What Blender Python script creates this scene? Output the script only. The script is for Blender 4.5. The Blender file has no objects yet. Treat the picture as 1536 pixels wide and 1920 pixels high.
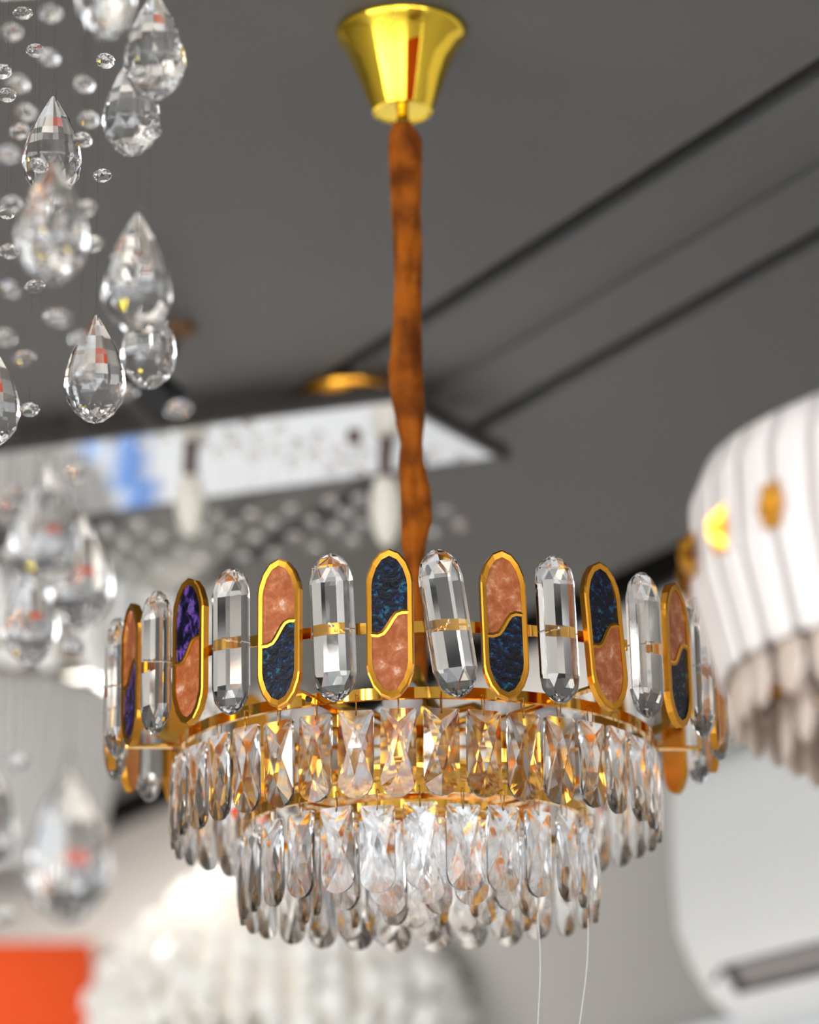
import bpy, bmesh, math, random
from mathutils import Vector, Matrix
random.seed(7)
PI = math.pi
scn = bpy.context.scene
col = scn.collection

# ------------------------------------------------------------------ camera
F_PX, PITCH, ROLL, CAM_Z = 5921.6, 0.2999, 0.0181, 1.55
cp, sp_, cr, sr = math.cos(PITCH), math.sin(PITCH), math.cos(ROLL), math.sin(ROLL)
RIGHT = Vector((cr, sr * sp_, -sr * cp)); UP = Vector((sr, -cr * sp_, cr * cp)); BACK = Vector((0, -cp, -sp_))
cd = bpy.data.cameras.new('camera'); cam = bpy.data.objects.new('camera', cd); col.objects.link(cam)
cam.matrix_world = Matrix(((RIGHT.x, UP.x, BACK.x, 0), (RIGHT.y, UP.y, BACK.y, 0), (RIGHT.z, UP.z, BACK.z, CAM_Z), (0, 0, 0, 1)))
cd.sensor_fit = 'VERTICAL'; cd.sensor_height = 36; cd.sensor_width = 28.8
cd.lens = F_PX / 1920 * 36
cd.clip_start = .05; cd.clip_end = 200
cd.dof.use_dof = True; cd.dof.focus_distance = 2.86; cd.dof.aperture_fstop = 2.75
scn.camera = cam

# ------------------------------------------------------------------ view and light
vs = scn.view_settings
vs.view_transform = 'Standard'; vs.look = 'None'; vs.gamma = 1; vs.use_curve_mapping = False
vs.exposure = 0.0
cy = scn.cycles
cy.max_bounces = 16; cy.transmission_bounces = 14; cy.glossy_bounces = 6; cy.diffuse_bounces = 4
cy.transparent_max_bounces = 8; cy.sample_clamp_indirect = 6; cy.sample_clamp_direct = 0
cy.use_denoising = True; cy.use_adaptive_sampling = True; cy.adaptive_threshold = 0.02
cy.caustics_reflective = True; cy.caustics_refractive = True; cy.blur_glossy = 0.3
w = bpy.data.worlds.new('world'); scn.world = w; w.use_nodes = True
bg = w.node_tree.nodes['Background']; bg.inputs[0].default_value = (.93, .96, 1, 1); bg.inputs[1].default_value = 6.4

A30 = math.radians(30)
U = Vector((-math.sin(A30), math.cos(A30), 0))      # along the shop
V = Vector((math.cos(A30), math.sin(A30), 0))       # across, to the right
CEIL = CAM_Z + .7477 + .7330

def ray(px, py):
    return RIGHT * ((px - 768) / F_PX) + UP * ((960 - py) / F_PX) - BACK
def at_z(px, py, z):
    r = ray(px, py); return Vector((0, 0, CAM_Z)) + r * ((z - CAM_Z) / r.z)
def at_y(px, py, y):
    r = ray(px, py); return Vector((0, 0, CAM_Z)) + r * (y / r.y)
def at_v(px, py, v):
    r = ray(px, py); return Vector((0, 0, CAM_Z)) + r * (v / r.dot(V))
def uv2(u, v, z=0): return U * u + V * v + Vector((0, 0, z))

def area(name, loc, target, sx, sy, power, colr, spread=180):
    l = bpy.data.lights.new(name, 'AREA'); l.shape = 'RECTANGLE'; l.size = sx; l.size_y = sy; l.energy = power; l.color = colr; l.spread = math.radians(spread)
    o = bpy.data.objects.new(name, l); col.objects.link(o); o.location = loc
    o.rotation_euler = (Vector(target) - Vector(loc)).to_track_quat('-Z', 'Y').to_euler(); return o
# added area lights under the ceiling, out of view, brightening walls and chandeliers
area('added_ceiling_fill', uv2(8.2, 1.2, CEIL - .05), uv2(8.2, 1.2, 0), 1.6, 1.6, 120, (1, .95, .88), 120)
area('added_ceiling_fill', uv2(1.0, -1.5, CEIL - .05), uv2(1.0, -1.5, 0), 1.2, .6, 60, (1, .97, .93))

area('added_ceiling_fill', uv2(5.0, -.3, CEIL - .05), uv2(5.6, 1.0, 0), 1.4, 1.4, 85, (1, .97, .92), 125)
area('added_wall_fill', uv2(5.25, 3.037 - .8, CEIL - .03), uv2(5.25, 3.037, 2.45), 1.4, .06, 2.6, (1, .97, .92), 80)  # added strip lights, unseen, brighten the top of the right wall
area('added_wall_fill', uv2(8.9, 3.037 - .8, CEIL - .03), uv2(8.9, 3.037, 2.35), 8.6, .06, 21, (1, .97, .92), 82)

# ------------------------------------------------------------------ helpers
def tag(o, label=None, cat=None, group=None, kind=None):
    if label: o['label'] = label
    if cat: o['category'] = cat
    if group: o['group'] = group
    if kind: o['kind'] = kind
    return o
def empty(name, loc=(0, 0, 0), rz=0, **k):
    o = bpy.data.objects.new(name, None); col.objects.link(o); o.location = loc; o.rotation_euler = (0, 0, rz)
    o.empty_display_size = .05
    return tag(o, **k)
def mesh_of(name, bm, mats, smooth=False):
    bmesh.ops.recalc_face_normals(bm, faces=bm.faces)
    me = bpy.data.meshes.new(name); bm.to_mesh(me); bm.free()
    for m in (mats if isinstance(mats, (list, tuple)) else [mats]): me.materials.append(m)
    if smooth:
        for p in me.polygons: p.use_smooth = True
    return me
def link(name, me, parent=None, loc=(0, 0, 0), rot=(0, 0, 0)):
    o = bpy.data.objects.new(name, me); col.objects.link(o)
    o.parent = parent; o.location = loc; o.rotation_euler = rot; return o
def obj(name, bm, mats, parent=None, loc=(0, 0, 0), rot=(0, 0, 0), smooth=False):
    return link(name, mesh_of(name, bm, mats, smooth), parent, loc, rot)
def box(bm, c, s, rz=0, mat=0):
    r = bmesh.ops.create_cube(bm, size=1)
    M = Matrix.Translation(Vector(c)) @ Matrix.Rotation(rz, 4, 'Z') @ Matrix.Diagonal((s[0], s[1], s[2], 1))
    bmesh.ops.transform(bm, matrix=M, verts=r['verts'])
    for v in r['verts']:
        for f in v.link_faces: f.material_index = mat
    return r['verts']
def hull(pts, bm=None):
    bm = bm or bmesh.new()
    vs_ = [bm.verts.new(p) for p in pts]
    r = bmesh.ops.convex_hull(bm, input=vs_)
    dead = [g for g in r['geom_interior'] if isinstance(g, bmesh.types.BMVert)]
    if dead: bmesh.ops.delete(bm, geom=dead, context='VERTS')
    return bm
def loft(bm, rings, cap=True, closed=True, mat=0):
    rv = [[bm.verts.new(p) for p in r] for r in rings]
    n = len(rv[0])
    for a, b in zip(rv, rv[1:]):
        for i in range(n if closed else n - 1):
            f = bm.faces.new((a[i], a[(i + 1) % n], b[(i + 1) % n], b[i])); f.material_index = mat
    if cap:
        f = bm.faces.new(rv[0]); f.material_index = mat
        f = bm.faces.new(rv[-1][::-1]); f.material_index = mat
    return bm
def lathe(bm, prof, n=48, c=(0, 0, 0), a0=0, cap=False):
    rings = [[(c[0] + r * math.cos(2 * PI * i / n + a0), c[1] + r * math.sin(2 * PI * i / n + a0), c[2] + z) for i in range(n)] for r, z in prof]
    return loft(bm, rings, cap=cap)
def tube(bm, pts, r, n=6):
    pts = [Vector(p) for p in pts]; rings = []
    up = Vector((0, 0, 1))
    for i, p in enumerate(pts):
        t = (pts[min(i + 1, len(pts) - 1)] - pts[max(i - 1, 0)]).normalized()
        a = t.cross(up)
        if a.length < 1e-3: a = t.cross(Vector((0, 1, 0)))
        a.normalize()
        if rings and a.dot(prev) < 0: a = -a
        prev = a; b = t.cross(a)
        rr = r[i] if isinstance(r, (list, tuple)) else r
        rings.append([p + a * rr * math.cos(2 * PI * k / n) + b * rr * math.sin(2 * PI * k / n) for k in range(n)])
    return loft(bm, rings)
def extrude_poly(bm, pts, y0, y1):
    """polygon in x,z given as [(x,z)], from depth y0 to y1"""
    return loft(bm, [[(x, y0, z) for x, z in pts], [(x, y1, z) for x, z in pts]])

# ------------------------------------------------------------------ materials
def mat(name, base, metal=0, rough=.5, spec=.5, bump=None, noise=None, **kw):
    m = bpy.data.materials.new(name); m.use_nodes = True; nt = m.node_tree; b = nt.nodes['Principled BSDF']
    b.inputs['Base Color'].default_value = (*base, 1); b.inputs['Metallic'].default_value = metal
    b.inputs['Roughness'].default_value = rough; b.inputs['Specular IOR Level'].default_value = spec
    for k, v in kw.items(): b.inputs[k].default_value = v
    tc = nt.nodes.new('ShaderNodeTexCoord')
    if noise:
        sc, c2, lo, hi = noise
        n = nt.nodes.new('ShaderNodeTexNoise'); n.inputs['Scale'].default_value = sc; n.inputs['Detail'].default_value = 4
        nt.links.new(tc.outputs['Object'], n.inputs['Vector'])
        r = nt.nodes.new('ShaderNodeValToRGB'); r.color_ramp.elements[0].position = lo; r.color_ramp.elements[1].position = hi
        r.color_ramp.elements[0].color = (*base, 1); r.color_ramp.elements[1].color = (*c2, 1)
        nt.links.new(n.outputs['Fac'], r.inputs[0]); nt.links.new(r.outputs[0], b.inputs['Base Color'])
    if bump:
        sc, st = bump
        n = nt.nodes.new('ShaderNodeTexNoise'); n.inputs['Scale'].default_value = sc; n.inputs['Detail'].default_value = 3
        nt.links.new(tc.outputs['Object'], n.inputs['Vector'])
        bp = nt.nodes.new('ShaderNodeBump'); bp.inputs['Strength'].default_value = st; bp.inputs['Distance'].default_value = .01
        nt.links.new(n.outputs['Fac'], bp.inputs['Height']); nt.links.new(bp.outputs[0], b.inputs['Normal'])
    return m
def crystal_mat(name, iors, tint=(1, 1, 1), rough=0.0):
    m = bpy.data.materials.new(name); m.use_nodes = True; nt = m.node_tree; nt.nodes.clear()
    out = nt.nodes.new('ShaderNodeOutputMaterial'); prev = None
    cols = [(.54, .49, .44), (.46, .51, .56)] if len(iors) == 2 else [(1, 1, 1)]
    for c, i in zip(cols, iors):
        g = nt.nodes.new('ShaderNodeBsdfGlass'); g.inputs['Color'].default_value = (c[0] * tint[0], c[1] * tint[1], c[2] * tint[2], 1)
        g.inputs['IOR'].default_value = i; g.inputs['Roughness'].default_value = rough
        if prev is None: prev = g.outputs[0]
        else:
            a = nt.nodes.new('ShaderNodeAddShader'); nt.links.new(prev, a.inputs[0]); nt.links.new(g.outputs[0], a.inputs[1]); prev = a.outputs[0]
    nt.links.new(prev, out.inputs['Surface']); return m
def inlay_mat(name, stops, scale, rough=.25, stretch=(1, 1, 1)):
    m = bpy.data.materials.new(name); m.use_nodes = True; nt = m.node_tree; b = nt.nodes['Principled BSDF']
    tc = nt.nodes.new('ShaderNodeTexCoord'); oi = nt.nodes.new('ShaderNodeObjectInfo')
    sc = nt.nodes.new('ShaderNodeVectorMath'); sc.operation = 'SCALE'; sc.inputs['Scale'].default_value = 3.0
    cb = nt.nodes.new('ShaderNodeCombineXYZ')
    for i in range(3): nt.links.new(oi.outputs['Random'], cb.inputs[i])
    nt.links.new(cb.outputs[0], sc.inputs[0])
    ad = nt.nodes.new('ShaderNodeVectorMath'); ad.operation = 'ADD'
    nt.links.new(tc.outputs['Object'], ad.inputs[0]); nt.links.new(sc.outputs[0], ad.inputs[1])
    mp = nt.nodes.new('ShaderNodeMapping'); mp.inputs['Scale'].default_value = stretch; mp.inputs['Rotation'].default_value = (0, .6, 0)
    nt.links.new(ad.outputs[0], mp.inputs[0])
    n = nt.nodes.new('ShaderNodeTexNoise'); n.inputs['Scale'].default_value = scale; n.inputs['Detail'].default_value = 5; n.inputs['Distortion'].default_value = .35
    n.inputs['Roughness'].default_value = .65
    nt.links.new(mp.outputs[0], n.inputs['Vector'])
    r = nt.nodes.new('ShaderNodeValToRGB'); cr_ = r.color_ramp
    cr_.elements[0].position = stops[0][0]; cr_.elements[0].color = (*stops[0][1], 1)
    cr_.elements[1].position = stops[-1][0]; cr_.elements[1].color = (*stops[-1][1], 1)
    for p, c in stops[1:-1]:
        e = cr_.elements.new(p); e.color = (*c, 1)
    nt.links.new(n.outputs['Fac'], r.inputs[0]); nt.links.new(r.outputs[0], b.inputs['Base Color'])
    b.inputs['Roughness'].default_value = rough; b.inputs['Coat Weight'].default_value = .12; b.inputs['Specular IOR Level'].default_value = .2; b.inputs['Coat Roughness'].default_value = .08
    bp = nt.nodes.new('ShaderNodeBump'); bp.inputs['Strength'].default_value = .35; bp.inputs['Distance'].default_value = .002
    nt.links.new(n.outputs['Fac'], bp.inputs['Height']); nt.links.new(bp.outputs[0], b.inputs['Normal'])
    return m

CRYSTAL = crystal_mat('cut_crystal', (1.505, 1.535))
CRYSTAL_PLAIN = crystal_mat('small_crystal', (1.52,))
THREAD = mat('nylon_thread', (.75, .75, .75), rough=.4)
GOLD = mat('brushed_gold', (.72, .33, .038), metal=1, rough=.24)
GOLD_BRIGHT = mat('polished_gold', (.86, .46, .07), metal=1, rough=.07, bump=(9, .06))
GOLD_YELLOW = mat('canopy_gold', (.95, .66, .06), metal=1, rough=.06)
WIRE = mat('thin_dark_wire', (.10, .08, .07), rough=.4)
HOOK = mat('gold_wire', (.45, .24, .05), metal=1, rough=.25)
STEEL = mat('steel_pin', (.7, .68, .66), metal=1, rough=.2)
DARK_SHELL = inlay_mat('dark_abalone', [(.40, (.001, .001, .003)), (.54, (.002, .003, .012)), (.60, (.003, .022, .10)), (.66, (.006, .14, .09)), (.70, (.004, .012, .05)), (.80, (.05, .14, .2))], 170)
VIOLET_SHEEN = inlay_mat('abalone_violet_sheen', [(.38, (.002, .001, .006)), (.49, (.006, .006, .025)), (.55, (.04, .02, .13)), (.61, (.16, .06, .30)), (.67, (.01, .06, .09)), (.78, (.25, .15, .4))], 130, stretch=(1, 1, .6))  # violet iridescent sheen of the left pills, painted as a fixed colour
PINK_SHELL = inlay_mat('pink_pearl', [(.35, (.28, .070, .018)), (.50, (.36, .105, .036)), (.60, (.45, .17, .07)), (.68, (.60, .36, .28)), (.78, (.66, .56, .28))], 70)
VELVET = mat('brown_velvet', (.11, .026, .003), rough=.85, spec=.1, noise=(28, (.33, .085, .006), .35, .65), bump=(40, .5), **{'Sheen Weight': .35, 'Sheen Roughness': .35, 'Sheen Tint': (1, .55, .2, 1)})
BULB = mat('frosted_white_glass', (.85, .85, .85), rough=.25, **{'Transmission Weight': .4, 'Subsurface Weight': .0})
CEIL_M = mat('dark_grey_ceiling_paint', (.094, .094, .093), rough=.5, spec=.35, noise=(1.1, (.120, .119, .117), .3, .7), bump=(2.2, .12))
BLACK = mat('matt_black', (.008, .008, .008), rough=.5)
WALL_GREY = mat('grey_wall_paint', (.35, .335, .315), rough=.7, noise=(.8, (.38, .365, .345), .3, .7))
WALL_WHITE = mat('white_wall_paint', (.78, .74, .68), rough=.7, noise=(.9, (.82, .79, .74), .3, .7))
FLOOR_M = mat('light_stone_floor', (.62, .60, .57), rough=.25, noise=(3, (.7, .68, .65), .3, .7))
ORANGE = mat('orange_panel_paint', (.60, .064, .009), rough=.6, spec=.15, noise=(2, (.64, .070, .011), .3, .7))
MIRROR = mat('polished_mirror_steel', (.86, .86, .87), metal=1, rough=.015)
RIM = mat('dark_bronze_rim', (.035, .028, .025), rough=.3)
BROWN = mat('brown_socket', (.07, .03, .02), rough=.4)
CREAM = mat('cream_frosted_glass', (.74, .70, .60), rough=.4)
PLASTIC = mat('white_plastic', (.80, .81, .80), rough=.35, bump=(3, .02))
SLOT = mat('dark_outlet', (.03, .028, .026), rough=.6)
SHADE = mat('ribbed_white_glass', (.80, .77, .74), rough=.35, noise=(5, (.72, .66, .64), .3, .75))
AMBER = mat('tan_glass_petal', (.70, .58, .49), rough=.25, **{'Transmission Weight': .3})
PALE_BEAD = mat('pale_bead_glass', (.86, .84, .78), rough=.2, noise=(14, (.90, .89, .86), .3, .7))
GREY_STRAND = mat('grey_beige_glass_rod', (.74, .71, .67), rough=.3, **{'Transmission Weight': .2})
PALE_STEEL = mat('pale_painted_steel', (.45, .43, .38), metal=0, rough=.6)
BLUE_BOARD = mat('blue_board', (.12, .30, .75), rough=.5, noise=(3, (.2, .4, .8), .4, .6))
WINDOWM = mat('pale_window_frame', (.7, .7, .7), rough=.4)

# ------------------------------------------------------------------ the room
p1 = at_z(1250, 1118, CEIL); p2 = at_z(215, 1560, CEIL)
VW = (p1.dot(V) + p2.dot(V)) / 2                     # distance of the long right wall
vA = at_z(1100, 405, CEIL).dot(V); vB = at_z(1250, 603, CEIL).dot(V)

UN, UF, VL = -4.2, 15.0, -4.6
RZU = A30                                            # local y along U
def slab(name, u0, u1, v0, v1, z0, z1, m, label=None):
    bm = bmesh.new(); box(bm, (0, 0, 0), (v1 - v0, u1 - u0, z1 - z0))
    o = obj(name, bm, m, None, uv2((u0 + u1) / 2, (v0 + v1) / 2, (z0 + z1) / 2), (0, 0, RZU))
    return tag(o, label=label, kind='structure')
slab('floor', UN - 6, UF, VL - 6, VW + .2, -.1, 0, FLOOR_M, 'light stone shop floor')
g = .017
bmC = bmesh.new()
def cslab(v0, v1, z0, z1, m=0): box(bmC, (0, 0, 0), (1, 1, 1)); 
def ceil_piece(v0, v1, z0, z1):
    vsx = box(bmC, (0, 0, 0), (v1 - v0, UF - UN, z1 - z0), RZU)
    bmesh.ops.translate(bmC, verts=vsx, vec=uv2((UN + UF) / 2, (v0 + v1) / 2, (z0 + z1) / 2))
w_ = .085
bmC2 = bmC
ceil_piece(VL, vA - g, CEIL, CEIL + .1)
t1, t2 = vA + (vB - vA) * .40, vA + (vB - vA) * .56
ceil_piece(vA + g, t1, CEIL, CEIL + .1)
ceil_piece(t1, t2, CEIL + .006, CEIL + .1)
ceil_piece(t2, vB - g, CEIL, CEIL + .1)
ceil_piece(vB + g, VW - .16, CEIL, CEIL + .1)
ceil_piece(VL, VW + .2, CEIL + .22, CEIL + .26)
tag(obj('ceiling', bmC, CEIL_M), 'dark grey painted ceiling with long shadow grooves', kind='structure')
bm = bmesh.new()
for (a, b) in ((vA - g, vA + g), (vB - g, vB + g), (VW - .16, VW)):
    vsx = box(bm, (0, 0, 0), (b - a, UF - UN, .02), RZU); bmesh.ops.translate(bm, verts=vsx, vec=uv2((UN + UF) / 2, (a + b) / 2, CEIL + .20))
vsx = box(bm, (0, 0, 0), (.03, UF - UN, .22), RZU); bmesh.ops.translate(bm, verts=vsx, vec=uv2((UN + UF) / 2, VW - .016, CEIL + .112))  # black strips paint the shade in the grooves and along the wall
tag(obj('groove_shade', bm, BLACK), 'black strips standing in for the shade inside the ceiling grooves', kind='structure')
zb = at_v(1350, 1375, VW).z
slab('wall_right', UN, UF, VW, VW + .2, 0, zb, WALL_GREY, 'plain grey lower part of the long right wall')
slab('trim_2', UN, UF, VW - .01, VW + .2, zb, CEIL, WALL_WHITE, 'white band running along the top of the right wall')
slab('wall_back', UF, UF + .2, VL, VW, 0, CEIL + .1, WALL_WHITE, 'white wall at the far end of the shop')
slab('wall_left', 2.5, UF, VL - .2, VL, 0, CEIL + .1, WALL_WHITE, 'white wall on the left side')
slab('added_wall_base', -2.6, -2.4, -.15, 2.6, 0, 1.1, WALL_WHITE, 'white lower part of the added wall behind the camera')
slab('added_wall_front', -2.6, -2.4, -.15, 2.6, 1.1, 2.05, ORANGE, 'orange wall piece added behind the camera for reflections in the gold')  # added unseen wall, gives the gold canopy its orange reflection

# orange panel low at left
po = at_y(175, 1768, 7.2)
bm = bmesh.new(); box(bm, (-.6, 0, -.20), (1.2, .06, .40)); bmesh.ops.bevel(bm, geom=bm.edges, offset=.006, segments=1, affect='EDGES')
dpn = empty('display_panel', po, math.radians(4), label='orange display panel on white legs, low in the left corner of the view', cat='panel')
obj('panel_board', bm, ORANGE, dpn)
for x in (-.1, -1.1):
    bm = bmesh.new(); box(bm, (x, 0, -.4 - (po.z - .4) / 2), (.04, .04, po.z - .4)); obj('leg', bm, PLASTIC, dpn)

# ------------------------------------------------------------------ crystal shapes
def pill_crystal_mesh():
    W, T, L = .0205, .0115, .140
    def ring(sx, st, z, n=10, off=0):
        return [(W * sx * math.copysign(abs(math.cos(a)) ** .9, math.cos(a)), T * st * math.sin(a), z) for a in [2 * PI * (k + off) / n for k in range(n)]]
    pts = []
    for s in (1, -1):
        pts += ring(1, 1, s * L * .315)
        pts += ring(.86, .86, s * L * .405, 10, .5)
        pts += ring(.60, .60, s * L * .458, 8, 0)
        pts += ring(.26, .30, s * L * .492, 6, .5)
        pts += [(0, 0, s * L * .5)]
    return mesh_of('crystal_pill', hull(pts), CRYSTAL)
def drop_mesh(W=.0165, L=.082, T=.0055):
    """flat bar-shaped drop hanging down from z=0, faceted on both faces"""
    o = [(-W * .9, 0), (W * .9, 0), (W, -.002), (W, -L + W)]
    for k in range(1, 8):
        a = PI * k / 8; o.append((W * math.cos(a), -L + W - W * math.sin(a)))
    o += [(-W, -L + W), (-W, -.002)]
    pts = []
    for x, z in o: pts += [(x, .0019, z), (x, -.0019, z)]
    for s, lst in ((-1, [(0, -.013, .92), (.40, -.036, 1), (-.40, -.036, 1), (0, -.062, .95), (.5, -.066, .5), (-.5, -.066, .5)]), (1, [(0, -.024, .8), (.35, -.048, .8), (-.35, -.048, .8), (0, -.066, .6), (0, -.006, .4)])):
        for x, z, t in lst:
            pts.append((x * W, s * T * t, z * L / .082))
    return mesh_of('crystal_drop', hull(pts), CRYSTAL)
def tear_mesh():
    L, R = .096, .0262
    prof = [(.0, .07), (.045, .16), (.12, .33), (.24, .58), (.38, .80), (.53, .95), (.67, 1.0), (.79, .90), (.89, .66), (.965, .34), (1, 0)]
    pts = []
    for i, (t, r) in enumerate(prof):
        n = 11
        for k in range(n):
            a = 2 * PI * (k + (.5 * (i % 2) if i > 5 else 0)) / n
            pts.append((R * r * math.cos(a), R * r * math.sin(a), -t * L))
            if r == 0: break
    return mesh_of('crystal_teardrop', hull(pts), CRYSTAL)
def bead_mesh():
    pts = []
    for z, r, off in ((.0055, .45, 0), (.0030, .85, .5), (0, 1, 0), (-.0030, .85, .5), (-.0055, .45, 0)):
        pts += [(.0092 * r * math.cos(2 * PI * (k + off) / 8), .0092 * r * math.sin(2 * PI * (k + off) / 8), z) for k in range(8)]
    return mesh_of('crystal_bead', hull(pts), CRYSTAL_PLAIN)

# ------------------------------------------------------------------ main chandelier
CX, CY, CZ = .0014, 3.0586, CAM_Z + .7477
R1, R2, R3, D36, T0 = .300, .2359, .171, 2 * PI / 36, -.0699
Z2, Z3 = -.0537, -.1278
ch = empty('chandelier', (CX, CY, CEIL), label='gold tiered crystal chandelier with enamel pills hanging from a brown velvet sleeve', cat='chandelier')
ZC = CZ - CEIL                                        # local z of the ring centre

def band(name, R, zlo, h, th=.0013, flange=.0, m=GOLD_BRIGHT, n=96):
    bm = bmesh.new()
    prof = [(R, zlo), (R, zlo + h), (R - th, zlo + h), (R - th, zlo + .0012), (R - th - flange, zlo + .0012), (R - th - flange, zlo)] if flange else [(R, zlo), (R, zlo + h), (R - th, zlo + h), (R - th, zlo)]
    prof.append(prof[0])
    lathe(bm, prof, n); bmesh.ops.remove_doubles(bm, verts=bm.verts, dist=1e-6)
    return obj(name, bm, m, ch, (0, 0, ZC))
band('upper_band', R1 - .013, -.005, .0105)
band('middle_band', R2, Z2, .0105, flange=.004)
band('lower_band', R3, Z3, .0105, flange=.004)
band('inner_band', .112, Z3 - .002, .008, flange=.003)

# enamel pill: frame with raised rim and S divider, two shell inlays
def pill_outline(w, h, k):
    q = [(w, h - .031), (w * .95, h - .024), (w * .74, h - .0125), (w * .42, h - .0038), (0, h)]
    right_up = q; left_up = [(-x, z) for x, z in q[-2::-1]]
    top = right_up + left_up
    return top + [(-x, -z) for x, z in top]            # point-symmetric
def s_curve(w):
    P = [(-w, -.0100), (-w * .62, -.0106), (-w * .36, -.0088), (-w * .17, -.0048), (.0, 0), (w * .17, .0048), (w * .36, .0088), (w * .65, .0106), (w, .0106)]
    return P
OW, OH = .0215, .0703
outer = pill_outline(OW, OH, 0)
inner = [(x * (OW - .0052) / OW, z * (OH - .0068) / OH) for x, z in outer]
def frame_mesh():
    bm = bmesh.new()
    extrude_poly(bm, outer, .0045, .0)                 # back plate
    y0, y1 = .0, -.0030
    a = [bm.verts.new((x, y0, z)) for x, z in outer]; b = [bm.verts.new((x, y1 + .0008, z)) for x, z in outer]
    mid = [(x * (OW - .0014) / OW, z * (OH - .0016) / OH) for x, z in outer]
    m_ = [bm.verts.new((x, y1, z)) for x, z in mid]
    c = [bm.verts.new((x, y1 + .0004, z)) for x, z in inner]; d = [bm.verts.new((x, y0, z)) for x, z in inner]
    n = len(outer)
    for i in range(n):
        j = (i + 1) % n
        for p, q in ((a, b), (b, m_), (m_, c), (c, d)): bm.faces.new((p[i], p[j], q[j], q[i]))
    w = inner[0][0] + .001
    P = s_curve(w); off = .0023; up_, lo_ = [], []
    for i, (x, z) in enumerate(P):
        xa, za = P[max(i - 1, 0)]; xb, zb_ = P[min(i + 1, len(P) - 1)]
        t = Vector((xb - xa, zb_ - za)).normalized(); nx, nz = -t.y, t.x
        up_.append((x + nx * off, z + nz * off)); lo_.append((x - nx * off, z - nz * off))
    rings = [[(u[0], 0, u[1]), (u[0], y1 + .0006, u[1]), ((u[0] + l[0]) / 2, y1 + .0001, (u[1] + l[1]) / 2), (l[0], y1 + .0006, l[1]), (l[0], 0, l[1])] for u, l in zip(up_, lo_)]
    loft(bm, rings)
    return mesh_of('enamel_pill', bm, GOLD)
def inlay_mesh(name, upper, m):
    w, S = inner[0][0], s_curve(inner[0][0])
    pts = [p for p in inner if (p[1] > 0) == upper]
    if upper: poly = pts + S                          # ends at left, then S goes left to right
    else: poly = pts + S[::-1]
    bm = bmesh.new(); extrude_poly(bm, poly, -.0001, -.0013)
    bmesh.ops.triangulate(bm, faces=[f for f in bm.faces if len(f.verts) > 4])
    return mesh_of(name, bm, m)
ME_FRAME = frame_mesh()
ME_UP_D, ME_UP_V, ME_LO_P = inlay_mesh('dark_inlay', True, DARK_SHELL), inlay_mesh('dark_inlay', True, VIOLET_SHEEN), inlay_mesh('pink_inlay', False, PINK_SHELL)
ME_PILL = pill_crystal_mesh()
bm = bmesh.new(); tube(bm, [(0, .012, 0), (0, -.0135, 0)], .0009, 6); lathe(bm, [(.0001, -.0012), (.0024, -.0009), (.0024, .0009), (.0001, .0012)], 10)
ME_PIN = mesh_of('pin', bm, STEEL)
rnd = random.Random(3)
for i in range(-18, 18):
    th = T0 + i * D36; c, s = math.cos(th), math.sin(th)
    if i % 2 == 0:
        o = link('enamel_pill', ME_FRAME, ch, (R1 * s, -R1 * c, ZC), (0, 0, th))
        if i == 8 or i == -8: o.rotation_euler[2] = th + rnd.uniform(-.05, .05)
        flip = (i // 2) % 2 != 0
        o.rotation_euler[1] = (PI if flip else 0) + rnd.uniform(-.012, .012) + {4: -.07, 2: -.028, -2: .02}.get(i, 0)
        up = link('dark_inlay', ME_UP_V if i < -2 else ME_UP_D, o); up['label'] = 'dark iridescent shell inlay'
        lo = link('pink_inlay', ME_LO_P, o); lo['label'] = 'pale pink pearl inlay'
    else:
        tilt = {1: .135, -1: .03, 3: .03}.get(i, rnd.uniform(-.015, .02))
        o = link('crystal_pill', ME_PILL, ch, (R1 * s, -R1 * c, ZC), (rnd.uniform(-.01, .01), -tilt * -1 * -1, th))
        p = link('pin', ME_PIN, o); p['label'] = 'steel fixing pin'

# crystal drops with hooks
ME_DROP = drop_mesh()
def hook_mesh(n_):
    bm = bmesh.new()
    tube(bm, [(-.0006, .0035, .0145), (0, .0005, .016), (0, -.0022, .0145), (.0004, -.0024, .006), (.0002, -.0015, -.0035), (0, 0, -.0048), (0, .0020, -.0035), (-.0004, .0026, .007), (-.0006, .0035, .0145)], .0006, 5)
    return mesh_of('hook', bm, HOOK)
ME_HOOK = hook_mesh(0)
def tier(n, R, z, ph, jit=.06, sc=1, lean=0):
    for k in range(n):
        th = ph + 2 * PI * k / n
        o = link('crystal_drop', ME_DROP, ch, (R * math.sin(th), -R * math.cos(th), ZC + z - .011 + rnd.uniform(-.0012, .0012)),
                 (rnd.uniform(-.03, .03), rnd.uniform(-.025, .025), th + rnd.uniform(-jit, jit)))
        o.scale = (sc, sc, sc)
        link('hook', ME_HOOK, o)
tier(38, R2 + .002, Z2, -.0625)
tier(27, R3 + .002, Z3, .02, .10)
tier(17, .114, Z3 - .003, .1, .30)
tier(9, .066, Z3 - .003, .3, .6)
tier(4, .024, Z3 - .003, .2, .8)

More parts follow.
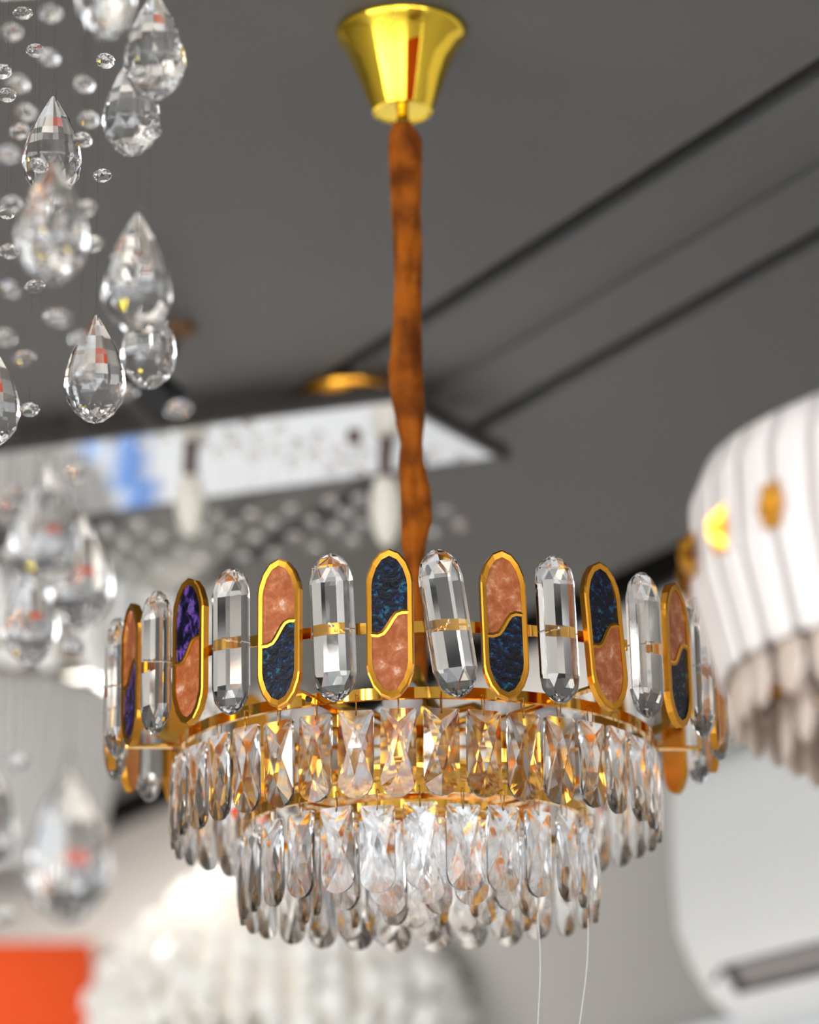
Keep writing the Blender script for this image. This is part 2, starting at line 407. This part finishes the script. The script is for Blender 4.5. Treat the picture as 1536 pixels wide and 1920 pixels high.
# ribs, posts, column, plates, arms and bulbs inside
for k in range(6):
    th = math.radians(-24.5 + 60 * k)
    bm = bmesh.new(); box(bm, (0, -.160, 0), (.010, .255, .0030)); bmesh.ops.bevel(bm, geom=bm.edges, offset=.0005, segments=1, affect='EDGES')
    bar = obj('spoke', bm, GOLD_BRIGHT, ch, (0, 0, ZC - .046), (0, 0, th))
    bm = bmesh.new(); box(bm, (0, -.2853, .0225), (.012, .0022, .049)); obj('post', bm, GOLD_BRIGHT, bar)
    bm = bmesh.new(); box(bm, (0, -.168, -.040), (.006, .002, .075)); obj('post', bm, GOLD_BRIGHT, bar)
    bm = bmesh.new()
    lathe(bm, [(.0001, 0), (.0030, 0), (.0030, .0012), (.0001, .0016)], 10)
    obj('screw', bm, BLACK, bar, (0, -R2 - .0002, -.002), (PI / 2, 0, 0))
bm = bmesh.new()
lathe(bm, [(.0001, .035), (.010, .035), (.012, .02), (.022, .0), (.030, -.012), (.030, -.030), (.014, -.040), (.0125, -.115), (.024, -.120), (.024, -.128), (.006, -.135), (.0001, -.137)], 40)
obj('column', bm, GOLD_BRIGHT, ch, (0, 0, ZC), smooth=False)
bm = bmesh.new()
prof = [(.0001, -.030)]
for k in range(1, 14):
    r = .012 + .0085 * k
    prof += [(r - .004, -.0285 - .0022 * (k % 2)), (r, -.0300 + .0012 * (k % 2))]
prof += [(.126, -.026), (.126, -.022), (.0001, -.022)]
lathe(bm, prof, 72); obj('ceiling_disc', bm, GOLD_BRIGHT, ch, (0, 0, ZC - .068), smooth=False)
for k in range(4):
    th = math.radians(45 + 90 * k)
    bm = bmesh.new(); box(bm, (0, -.085, 0), (.012, .165, .003)); obj('lower_spoke', bm, GOLD_BRIGHT, ch, (0, 0, ZC + Z3 + .004), (0, 0, th))
for k in range(8):
    th = math.radians(-5 + 45 * k); rr = .132
    bm = bmesh.new()
    tube(bm, [(0, -.02, -.030), (0, -.05, -.020), (0, -.09, -.022), (0, -rr + .01, -.040), (0, -rr, -.055), (0, -rr - .004, -.070)], .0042, 10)
    arm = obj('lamp_arm', bm, GOLD_BRIGHT, ch, (0, 0, ZC), (0, 0, th), smooth=True)
    bm = bmesh.new(); lathe(bm, [(.0001, -.012), (.011, -.012), (.013, 0), (.013, .016), (.010, .018), (.0001, .018)], 24)
    sk = obj('socket', bm, GOLD_BRIGHT, arm, (0, -rr, -.075))
    bm = bmesh.new()
    lathe(bm, [(.0001, 0), (.008, 0), (.010, .006), (.0165, .014), (.0195, .026), (.0175, .038), (.010, .046), (.0001, .049)], 28)
    obj('bulb', bm, BULB, arm, (0, -rr, -.058), smooth=True)
# two loose nylon threads under the lowest drops
for px, y0, px2 in ((1008, 1712, 1012), (1103, 1722, 1084)):
    a = at_y(px, y0, CY - .08); b_ = at_y(px2, 1990, CY - .08)
    bm = bmesh.new()
    pts = [a.lerp(b_, t) + Vector((.002 * math.sin(t * 5), 0, 0)) for t in [k / 12 for k in range(13)]]
    tube(bm, [p - Vector((CX, CY, CEIL)) for p in pts], .00035, 5); obj('thread', bm, THREAD, ch)

# canopy and stem
HC, HC2 = CZ + .7318 - CEIL, CZ + .6416 - CEIL
bm = bmesh.new()
lathe(bm, [(.0001, 0), (.0680, 0), (.0700, -.002), (.0700, -.0055), (.0668, -.0095), (.060, -.020), (.0515, -.040), (.0435, -.062), (.0372, -.080), (.0330, -.0905), (.0318, -.0935), (.0295, -.0945), (.0275, -.0925), (.0065, -.0915), (.0065, -.112), (.0050, -.118), (.0001, -.118)], 72)
o = obj('canopy', bm, GOLD_YELLOW, ch, (-.001, 0, .0), smooth=True)
ms = o.modifiers.new('e', 'EDGE_SPLIT'); ms.split_angle = math.radians(40)
# velvet sleeve: (y, left, right) read off the photograph, at the axis distance
SL = [(226, 748, 766), (238, 734, 774), (250, 729, 785), (270, 727, 792), (300, 728, 789), (340, 730, 790), (400, 733, 789), (450, 736, 791), (490, 738, 791), (550, 739, 791), (600, 739, 793), (650, 734, 793), (690, 728, 792), (720, 729, 794), (750, 734, 796), (790, 742, 796), (830, 751, 793), (860, 748, 794), (890, 746, 799), (920, 748, 806), (950, 750, 809), (980, 752, 811), (1000, 752, 805), (1020, 753, 800), (1045, 757, 797), (1080, 762, 796), (1130, 765, 797), (1190, 768, 800), (1240, 770, 802), (1290, 772, 800)]
def interp(y):
    for (a, la, ra), (b, lb, rb) in zip(SL, SL[1:]):
        if y <= b:
            t = (y - a) / (b - a); t = t * t * (3 - 2 * t)
            return la + (lb - la) * t, ra + (rb - ra) * t
    return SL[-1][1:]
rings = []; NS = 130
for k in range(NS):
    y = 226 + (1290 - 226) * k / (NS - 1); l, r = interp(y)
    a, b_ = at_y(l, y, CY), at_y(r, y, CY); c = (a + b_) / 2; hw = (b_ - a).length / 2
    ring = []
    for q in range(36):
        an = 2 * PI * q / 36
        tw = y * .0085
        fold = 1 + .20 * math.sin(3 * an + tw) * math.sin(y * .021 + 1) + .07 * math.sin(5 * an - tw * 1.7) + .04 * math.sin(7 * an + y * .05)
        if abs(math.cos(an)) > .8: fold = 1 + (fold - 1) * .35
        ring.append((c.x - CX + hw * math.cos(an) * fold, hw * .85 * math.sin(an) * fold, c.z - CEIL))
    rings.append(ring)
bm = bmesh.new(); loft(bm, rings); obj('velvet_sleeve', bm, VELVET, ch, smooth=True)

# ------------------------------------------------------------------ raindrop chandelier at the left
rd = empty('raindrop_chandelier', (-.42, 2.55, CEIL), label='raindrop chandelier of large faceted teardrops and small beads on thin wires at left', cat='chandelier')
RL = rd.location.copy()
bm = bmesh.new(); lathe(bm, [(.0001, 0), (.36, 0), (.36, -.03), (.0001, -.03)], 64); obj('ceiling_plate', bm, MIRROR, rd)
ME_TEAR, ME_BEAD = tear_mesh(), bead_mesh()
bm = bmesh.new()
tube(bm, [(-.0045, 0, -.006), (-.0045, 0, .004), (-.0025, 0, .007), (0, 0, .0105), (.0025, 0, .007), (.0045, 0, .004), (.0045, 0, -.006)], .0006, 6)
tube(bm, [(0, 0, .0105), (.0018, 0, .0125), (0, 0, .0145), (-.0018, 0, .0125), (0, 0, .0105)], .0004, 5)
ME_CLIP = mesh_of('clip', bm, WIRE)
def wire(p, parent, rl, r=.00022, top=CEIL - .03):
    bm = bmesh.new(); tube(bm, [(0, 0, 0), (0, 0, top - p.z)], r, 4); return obj('hanging_wire', bm, WIRE, parent, p - rl)
TEARS = [(200, -112, 84, 2.38), (290, -12, 196, 2.62), (248, 106, 300, 2.68), (100, 182, 378, 2.86), (100, 302, 540, 2.33), (258, 402, 634, 2.46), (280, 548, 732, 2.62), (180, 592, 796, 2.80), (-14, 650, 842, 2.80), (86, 872, 1106, 2.20), (153, 962, 1180, 2.28), (60, 1062, 1246, 2.36), (130, 1440, 1722, 2.02), (-34, 1400, 1640, 2.15)]
ZD = lambda px, py, d: Vector((0, 0, CAM_Z)) + ray(px, py) * d     # point at depth d
for i, (x, y0, y1, d) in enumerate(TEARS):
    p = ZD(x, y0, d); L = (y1 - y0) * d / F_PX / cp
    o = link('crystal_teardrop', ME_TEAR, rd, p - RL, (0, 0, i * .73)); s = L / .096; o.scale = (s, s, s) if s < 1.1 else (s * .95,) * 2 + (s,)
    link('clip', ME_CLIP, o); wire(p + Vector((0, 0, .014)), rd, RL)
BEADS = [(43, 25, 2.8), (95, 25, 2.4), (22, 60, 2.45), (67, 95, 2.8), (91, 108, 2.4), (4, 134, 2.8), (33, 157, 2.35), (13, 178, 2.85), (198, 114, 2.85), (158, 158, 2.5), (48, 210, 2.45), (166, 224, 2.5), (37, 246, 2.6), (155, 262, 2.7), (14, 290, 2.3), (72, 310, 2.75), (192, 329, 2.85), (22, 382, 2.5), (12, 397, 2.8), (160, 391, 2.4), (42, 433, 2.4), (175, 457, 2.5), (17, 471, 2.7), (115, 447, 2.35), (258, 140, 2.5), (285, 247, 2.65), (65, 537, 2.75), (17, 542, 2.35), (100, 595, 2.45), (112, 597, 2.3), (8, 633, 2.35), (45, 672, 2.5), (150, 636, 2.4), (165, 693, 2.45), (152, 707, 2.6), (55, 768, 2.75), (235, 737, 2.3), (335, 768, 2.2), (140, 888, 2.3), (28, 925, 2.2), (14, 955, 2.3), (20, 1040, 2.2), (135, 1215, 2.3), (8, 1200, 2.25), (302, 150, 2.6), (8, 1715, 2.1), (33, 1430, 2.2)]
for i, (x, y, d) in enumerate(BEADS):
    p = ZD(x, y, d)
    o = link('crystal_bead', ME_BEAD, rd, p - RL, (rnd.uniform(-.25, .25), rnd.uniform(-.35, .35), rnd.uniform(0, 1)))
    wire(p + Vector((0, 0, .004)), rd, RL, .00016)

# ------------------------------------------------------------------ mirrored plate chandelier behind
ZP = CEIL - .045
ZQ = ZP - .028                                        # the plate hangs slightly lower at its far edge
A_, B_ = at_z(740, 748, ZP), at_z(946, 860, ZQ)
E1 = (at_z(0, 846, ZP) - A_); C1 = (at_z(150, 972, ZQ) - B_)
Dn, Cn = A_ + E1 * 1.04, B_ + C1 * 1.21
mp_ = empty('mirror_plate_chandelier', (A_ + B_ + Cn + Dn) / 4, label='wide mirrored ceiling plate with candle pendants and strung beads beneath, behind the brown sleeve', cat='chandelier')
ML = mp_.location.copy()
bm = bmesh.new()
q = [Vector(v) - ML for v in (A_, B_, Cn, Dn)]
loft(bm, [[v for v in q], [v + Vector((0, 0, .018)) for v in q]]); obj('mirror_plate', bm, MIRROR, mp_)
bm = bmesh.new()
def edge_box(a, b, wd, z0, z1):
    d = (b - a); n = Vector((-d.y, d.x, 0)).normalized() * wd / 2; a = a - d.normalized() * wd / 2; b = b + d.normalized() * wd / 2
    loft(bm, [[p + n + Vector((0, 0, z0)), p - n + Vector((0, 0, z0)), p - n + Vector((0, 0, z1)), p + n + Vector((0, 0, z1))] for p in (a, b)])
for a, b_ in zip(q, q[1:] + q[:1]): edge_box(a, b_, .012, -.002, .020)
obj('rim', bm, RIM, mp_)
DOTS = [(885, 500), (980, 487), (760, 523), (935, 533), (635, 540), (522, 548), (270, 572), (165, 585), (700, 568), (825, 562), (895, 587), (985, 575), (575, 583), (335, 612), (220, 625), (545, 632), (645, 615), (770, 610), (400, 655), (285, 668), (835, 648), (955, 625), (467, 685), (345, 700), (190, 685), (607, 677), (707, 663), (245, 717), (1210, 600), (1250, 530), (1300, 573), (420, 600), (475, 590), (120, 640)]
ME_B2 = None
for x, y in DOTS:
    px, py = 100 + x / 1.707, 650 + y / 1.707
    p = ZD(px, py, 4.62)
    o = link('crystal_bead', ME_BEAD, mp_, p - ML, (rnd.uniform(-.3, .3), rnd.uniform(-.3, .3), rnd.uniform(0, 1))); o.scale = (1.15, 1.15, 1.3)
    if py > 0: wire(p, mp_, ML, .0002, ZP)
for x, y0, y1, y2, wd in ((357, 795, 900, 1012, 58), (722, 760, 905, 1032, 62), (452, 842, 905, 0, 0), (664, 757, 832, 0, 0), (785, 770, 880, 0, 0)):  # rods without a glass stand in for socket reflections in the plate
    t = at_z(x, (y0 + y1) / 2 + (0 if y2 else 10), ZP); dep = (t - Vector((0, 0, CAM_Z))).dot(-BACK)
    zt = ZD(x, y1, dep)
    bm = bmesh.new(); h = ZP - zt.z
    lathe(bm, [(.0001, 0), (.0085, 0), (.0085, -h * .3), (.0105, -h * .35), (.0105, -h), (.0001, -h)], 20)
    t.z = ZP; pd = obj('socket_and_reflection', bm, BROWN, mp_, t - ML)
    if y2:
        hh = (y2 - y1) * dep / F_PX / cp; r = wd * dep / F_PX / 2
        bm = bmesh.new(); lathe(bm, [(.0001, 0), (r * .6, 0), (r * .85, -hh * .15), (r, -hh * .38), (r * .92, -hh * .6), (r * .68, -hh * .82), (r * .35, -hh * .95), (.0001, -hh)], 24)
        obj('candle_glass', bm, CREAM, pd, (0, 0, -h), smooth=True)

def bounce(px, py):
    n_ = E1.cross(B_ - A_).normalized(); r = ray(px, py); o_ = Vector((0, 0, CAM_Z)); o_ = o_ + r * ((A_ - o_).dot(n_) / r.dot(n_))
    r2 = r - 2 * r.dot(n_) * n_; return o_ + r2 * ((VW - o_.dot(V)) / r2.dot(V))
ub0, ub1 = bounce(305, 880).dot(U), bounce(190, 880).dot(U)
slab('reflection_board_1', 3.0, ub0 - .03, VW - .03, VW, .9, 2.27, mat('pale_blue_white_board', (.76, .80, .84), rough=.5), 'pale board added on the right wall to brighten the ceiling plate reflection')  # added boards below the view, only there for the plate to reflect
slab('reflection_board_2', ub0, ub1, VW - .03, VW, .9, 2.27, BLUE_BOARD, 'blue board added on the right wall to colour the ceiling plate reflection')
slab('reflection_board_3', ub1 + .03, ub1 + 2.2, VW - .03, VW, .9, 2.27, mat('warm_white_board', (.68, .63, .58), rough=.5), 'warm white board added on the right wall to brighten the ceiling plate reflection')

# gold dome canopy and spotlight on the ceiling behind
p = at_z(655, 728, CEIL)
bm = bmesh.new(); lathe(bm, [(.0001, 0), (.066, 0), (.068, -.008), (.061, -.022), (.042, -.033), (.012, -.038), (.0001, -.038)], 40)
tag(obj('ceiling_dome', bm, GOLD, None, p, smooth=True), 'shallow gold dome fixed to the ceiling just beside the mirrored plate', 'ceiling fitting')
p = at_z(335, 612, CEIL)
sp = empty('spotlight', p, label='black ceiling spotlight with brown mount seen behind the teardrop crystals', cat='spotlight')
bm = bmesh.new(); lathe(bm, [(.0001, 0), (.024, 0), (.024, -.012), (.008, -.018), (.0001, -.018)], 24); obj('mount', bm, mat('brown_metal', (.13, .06, .02), rough=.4), sp)
q1 = ZD(300, 730, (p - Vector((0, 0, CAM_Z))).dot(-BACK)) - p
bm = bmesh.new(); tube(bm, [(0, 0, -.01), q1 * .55], .006, 8); obj('arm', bm, BLACK, sp)
bm = bmesh.new(); lathe(bm, [(.0001, .045), (.02, .045), (.034, .03), (.036, -.042), (.031, -.042), (.029, -.015), (.0001, -.01)], 32); obj('lamp_head', bm, BLACK, sp, q1 + Vector((-.02, 0, 0)), (.5, -.9, 0))

# ------------------------------------------------------------------ white shade chandelier at the right
dS = 2.25; k_ = dS / F_PX
def ringc(px, py, d): return ZD(px, py, d)
S0 = ringc(1930, 1060, dS)
ws = empty('shade_chandelier', (S0.x, S0.y, CEIL), label='large chandelier of ribbed white panels with gold studs and tan glass petals at right edge', cat='chandelier')
zt, zm, zb_ = ringc(1930, 815, dS).z - CEIL, ringc(1930, 925, dS).z - CEIL, ringc(1930, 1262, dS).z - CEIL
NP = 40
Rm, Rt, Rb = 628 * k_, 535 * k_, 590 * k_
def panel_mesh():
    bm = bmesh.new(); wd = 2 * PI * Rm / NP * 1.03; K = dS / 4.2
    rows = [(Rt * .90, zt + .003), (Rt, zt), ((Rt + Rm) / 2 * 1.03, (zt + zm) / 2 + .006), (Rm, zm), (Rm * 1.0, (zm + zb_) / 2), (Rb, zb_), (Rb * .985, zb_ - .006)]
    rings = []
    for r, z in rows:
        w2 = wd / 2 * r / Rm * (.75 if z < zb_ else 1)
        rings.append([(-w2, -r, z), (-w2 * .5, -r - .0007, z), (0, -r - .0010, z), (w2 * .5, -r - .0007, z), (w2, -r, z), (w2 * .5, -r + .003, z), (0, -r, z), (-w2 * .5, -r + .003, z)])
    loft(bm, rings); return mesh_of('shade_panel', bm, SHADE, True)
ME_PAN = panel_mesh()
bm = bmesh.new()
K = dS / 4.2
hull([(-.013, 0, -.02), (.013, 0, -.02), (.013, 0, .02), (-.013, 0, .02), (0, -.014, .008), (0, -.014, -.008)], bm)
hull([(-.018, -.002, -.008), (.018, -.002, -.008), (.018, -.002, .008), (-.018, -.002, .008), (0, -.016, 0)], bm)
bmesh.ops.scale(bm, vec=(K, K, K), verts=bm.verts)
ME_STUD = mesh_of('gold_stud', bm, GOLD)
def petal_mesh():
    pts = []
    for t, r in ((0, .5), (.2, .85), (.5, 1), (.75, .85), (.92, .5), (1, .1)):
        pts += [(.030 * K * r * math.cos(a), .010 * K * r * math.sin(a), -.085 * K * t) for a in [2 * PI * q / 10 for q in range(10)]]
    return mesh_of('glass_petal', hull(pts), AMBER)
ME_PET = petal_mesh()
for i in range(NP):
    th = 2 * PI * (i + .3) / NP
    link('shade_panel', ME_PAN, ws, (0, 0, 0), (0, 0, th))
thS = [math.asin(max(-1, min(1, (px - 1930) / 640))) for px in (1347, 1422, 1520)]
n_st = 24
for i in range(n_st):
    th = 2 * PI * i / n_st + thS[2]
    z = ringc(1930, 1045, dS).z - CEIL
    link('gold_stud', ME_STUD, ws, ((Rm + .004) * math.sin(th), -(Rm + .004) * math.cos(th), z), (0, 0, th)).scale = (1.25, 1.25, 1.5)
for (n, r, z, s) in ((34, 560 * k_, zb_ + .005 * K, 1), (28, 470 * k_, zb_ - .035 * K, 1), (22, 370 * k_, zb_ - .065 * K, 1)):
    for i in range(n):
        th = 2 * PI * (i + rnd.random() * .3) / n
        o = link('glass_petal', ME_PET, ws, (r * math.sin(th), -r * math.cos(th), z), (0, rnd.uniform(-.08, .08), th)); o.scale = (s, s, s)
bm = bmesh.new(); lathe(bm, [(.0001, 0), (.06, 0), (.06, -.02), (.006, -.025), (.006, zt), (.0001, zt)], 32); obj('stem', bm, GOLD, ws)
bm = bmesh.new()
lathe(bm, [(Rt * .9, zt), (Rt * .9, zt - .012), (Rt * .88, zt - .012), (Rt * .88, zt), (Rt * .9, zt)], 64)
for i in range(8): box(bm, (Rt * .44 * math.cos(i * PI / 4), Rt * .44 * math.sin(i * PI / 4), zt - .004), (Rt * .9, .010, .004), i * PI / 4)
lathe(bm, [(Rb * .96, zb_ + .01), (Rb * .96, zb_ + .022), (Rb * .95, zb_ + .022), (Rb * .95, zb_ + .01), (Rb * .96, zb_ + .01)], 64)
obj('frame_ring', bm, GOLD, ws)

# ------------------------------------------------------------------ air conditioner
DP = .22
pl = at_v(1322, 1452, VW - DP * .5); pb = at_v(1330, 1932, VW - DP * .5)
H_AC = pl.z - pb.z
base = Vector((pl.x, pl.y, pb.z)); base += V * (VW - base.dot(V))
ac = empty('air_conditioner', base, -math.radians(60), label='white wall mounted air conditioner with a dark outlet slot in the lower right corner', cat='air conditioner')
prof = [(0, 0), (.10, .0), (.155, .035), (.19, .085), (.215, .14), (.22, .22), (.22, H_AC - .07), (.215, H_AC - .03), (.195, H_AC - .008), (.16, H_AC), (0, H_AC)]
def acsec(x, s, sd):
    cz = H_AC / 2
    return [(x, -d * sd, cz + (z - cz) * s) for d, z in prof]
rings = []
for k in range(9):
    a = PI / 2 * k / 8; rings.append(acsec(.075 * (1 - math.sin(a)), 1 - .14 * (1 - math.sin(a + .0)) , 1 - .30 * (1 - math.sin(a))) )
rings = [[(.075 * (1 - math.cos(PI / 2 * k / 8)), -d * (.62 + .38 * math.sin(PI / 2 * k / 8)), H_AC / 2 + (z - H_AC / 2) * (.74 + .26 * math.sin(PI / 2 * k / 8))) for d, z in prof] for k in range(9)]
rings += [acsec(.5, 1, 1)]
LAC = 1.15
rings += [[(LAC - p[0], p[1], p[2]) for p in r] for r in rings[8::-1]]
bm = bmesh.new(); loft(bm, rings); o = obj('casing', bm, PLASTIC, ac, smooth=True)
o.modifiers.new('b', 'BEVEL').width = .006
bm = bmesh.new(); loft(bm, [[(x, -.1575 - e, .034 + h_), (x, -.1865 - e, .076 - h_), (x, -.16, .082 - h_), (x, -.14, .040 + h_)] for x, e, h_ in ((.09, -.004, .017), (.13, .0, 0), (LAC - .13, 0, 0), (LAC - .09, -.004, .017))]); obj('outlet_slot', bm, SLOT, ac)
bm = bmesh.new(); loft(bm, [[(x, -.1655, .044), (x, -.1860, .073), (x, -.175, .074), (x, -.158, .046)] for x in (.16, LAC - .16)]); obj('louver', bm, mat('grey_louver', (.25, .23, .23), rough=.4), ac)

# ------------------------------------------------------------------ basket chandelier at left, far
dB = 5.4; kb = dB / F_PX
c0 = ZD(-20, 1240, dB)
bc = empty('basket_chandelier', (c0.x, c0.y, CEIL), label='wide crystal basket chandelier with a fuzzy pale crown, behind the teardrops on the left', cat='chandelier')
zc = c0.z - CEIL
def strand(bm, path, r, m=6):
    """a string of beads along a path"""
    L = sum((Vector(a) - Vector(b)).length for a, b in zip(path, path[1:])); n = max(2, int(L / (r * 1.9)))
    for k in range(n):
        t = k / (n - 1) * (len(path) - 1); i = min(int(t), len(path) - 2); p = Vector(path[i]).lerp(Vector(path[i + 1]), t - i)
        bmesh.ops.create_icosphere(bm, subdivisions=1, radius=r * rnd.uniform(.6, 1.35), matrix=Matrix.Translation(p + Vector((rnd.uniform(-1, 1), rnd.uniform(-1, 1), rnd.uniform(-1, 1))) * r * .45))
def prism_mesh(L, W, m, name):
    pts = []
    for z, r in ((0, .6), (-.06, 1), (-.9, 1), (-1, .2)):
        pts += [(W * r * math.cos(a), W * r * .6 * math.sin(a), z * L) for a in [2 * PI * q / 8 for q in range(8)]]
    return mesh_of(name, hull(pts), m)
ME_CR = prism_mesh(.120, .021, PALE_BEAD, 'crown_prism')
for lev, (R_, zz, n) in enumerate(((430 * kb, zc + .055, 44), (380 * kb, zc + .02, 38))):
    for i in range(n):
        th = 2 * PI * (i + lev * .5) / n
        link('crown_prism', ME_CR, bc, (R_ * math.sin(th), -R_ * math.cos(th), zz), (rnd.uniform(-.2, .5), rnd.uniform(-.25, .25), th))
ztop, zbot = ZD(-20, 1330, dB).z - CEIL, ZD(-20, 1680, dB).z - CEIL
for i in range(72):
    th = 2 * PI * i / 72; bm = bmesh.new()
    pts = []
    for q_ in range(9):
        t = q_ / 8; R_ = (238 - 60 * t ** 2.2) * kb
        pts.append((R_ * math.sin(th), -R_ * math.cos(th), ztop + (zbot - ztop) * t))
    tube(bm, pts, .0085, 6); obj('glass_strand', bm, GREY_STRAND, bc)
for R_, z in ((430 * kb, zc + .06), (380 * kb, zc + .025), (238 * kb, ztop), (178 * kb, zbot)):
    bm = bmesh.new(); lathe(bm, [(R_, z), (R_, z + .007), (R_ - .006, z + .007), (R_ - .006, z), (R_, z)], 64); obj('ring', bm, PALE_STEEL, bc)
bm = bmesh.new(); lathe(bm, [(.0001, 0), (.07, 0), (.07, -.02), (.012, -.03), (.012, zc + .06), (.0001, zc + .06)], 24); obj('stem', bm, PALE_STEEL, bc)
for i in range(6):
    bm = bmesh.new(); box(bm, (215 * kb, 0, zc + .06), (430 * kb, .012, .008)); spk = obj('spoke', bm, PALE_STEEL, bc, (0, 0, 0), (0, 0, i * PI / 3))
    bm = bmesh.new(); box(bm, (236 * kb, 0, (zc + .06 + ztop) / 2), (.008, .008, zc + .06 - ztop)); obj('post', bm, PALE_STEEL, spk)
lin = bmesh.new(); lathe(lin, [(222 * kb, ztop), (222 * kb, ztop * .5 + zbot * .5), (165 * kb, zbot), (162 * kb, zbot), (218 * kb, ztop * .5 + zbot * .5), (218 * kb, ztop), (222 * kb, ztop)], 48)
obj('inner_liner', lin, mat('translucent_liner', (.74, .70, .66), rough=.5, **{'Transmission Weight': .2}), bc)

# ------------------------------------------------------------------ beaded chandelier low in the background
dC = 6.0; kc = dC / F_PX
c1 = ZD(525, 1750, dC)
be = empty('beaded_chandelier', (c1.x, c1.y, CEIL), label='creamy white beaded dome chandelier low behind the main chandelier', cat='chandelier')
zz = c1.z - CEIL
for i in range(36):
    th = 2 * PI * i / 36; bm = bmesh.new(); path = []
    for q_ in range(12):
        t = q_ / 11
        R_ = (120 + 225 * math.sin(min(1, t * 1.5) * PI / 2)) * kc if t < .67 else (345 - 90 * (t - .67) / .33) * kc
        path.append((R_ * math.sin(th), -R_ * math.cos(th), zz + .10 - t * .42))
    strand(bm, path, .027); tube(bm, path, .012, 5); obj('bead_strand', bm, PALE_BEAD, be)
bm = bmesh.new()
lathe(bm, [(.0001, 0), (.06, 0), (.06, -.02), (.010, -.03), (.010, zz + .11), (122 * kc, zz + .11), (122 * kc, zz + .10), (.0001, zz + .10)], 32)
obj('metal_frame', bm, mat('pale_metal_frame', (.75, .7, .62), metal=.5, rough=.4), be)
bm = bmesh.new()
lathe(bm, [(100 * kc, zz + .09), (250 * kc, zz + .02), (325 * kc, zz - .12), (325 * kc, zz - .2), (322 * kc, zz - .2), (322 * kc, zz - .12), (247 * kc, zz + .02), (97 * kc, zz + .09), (100 * kc, zz + .09)], 48)
obj('inner_liner', bm, mat('warm_liner', (.75, .68, .58), rough=.5), be)
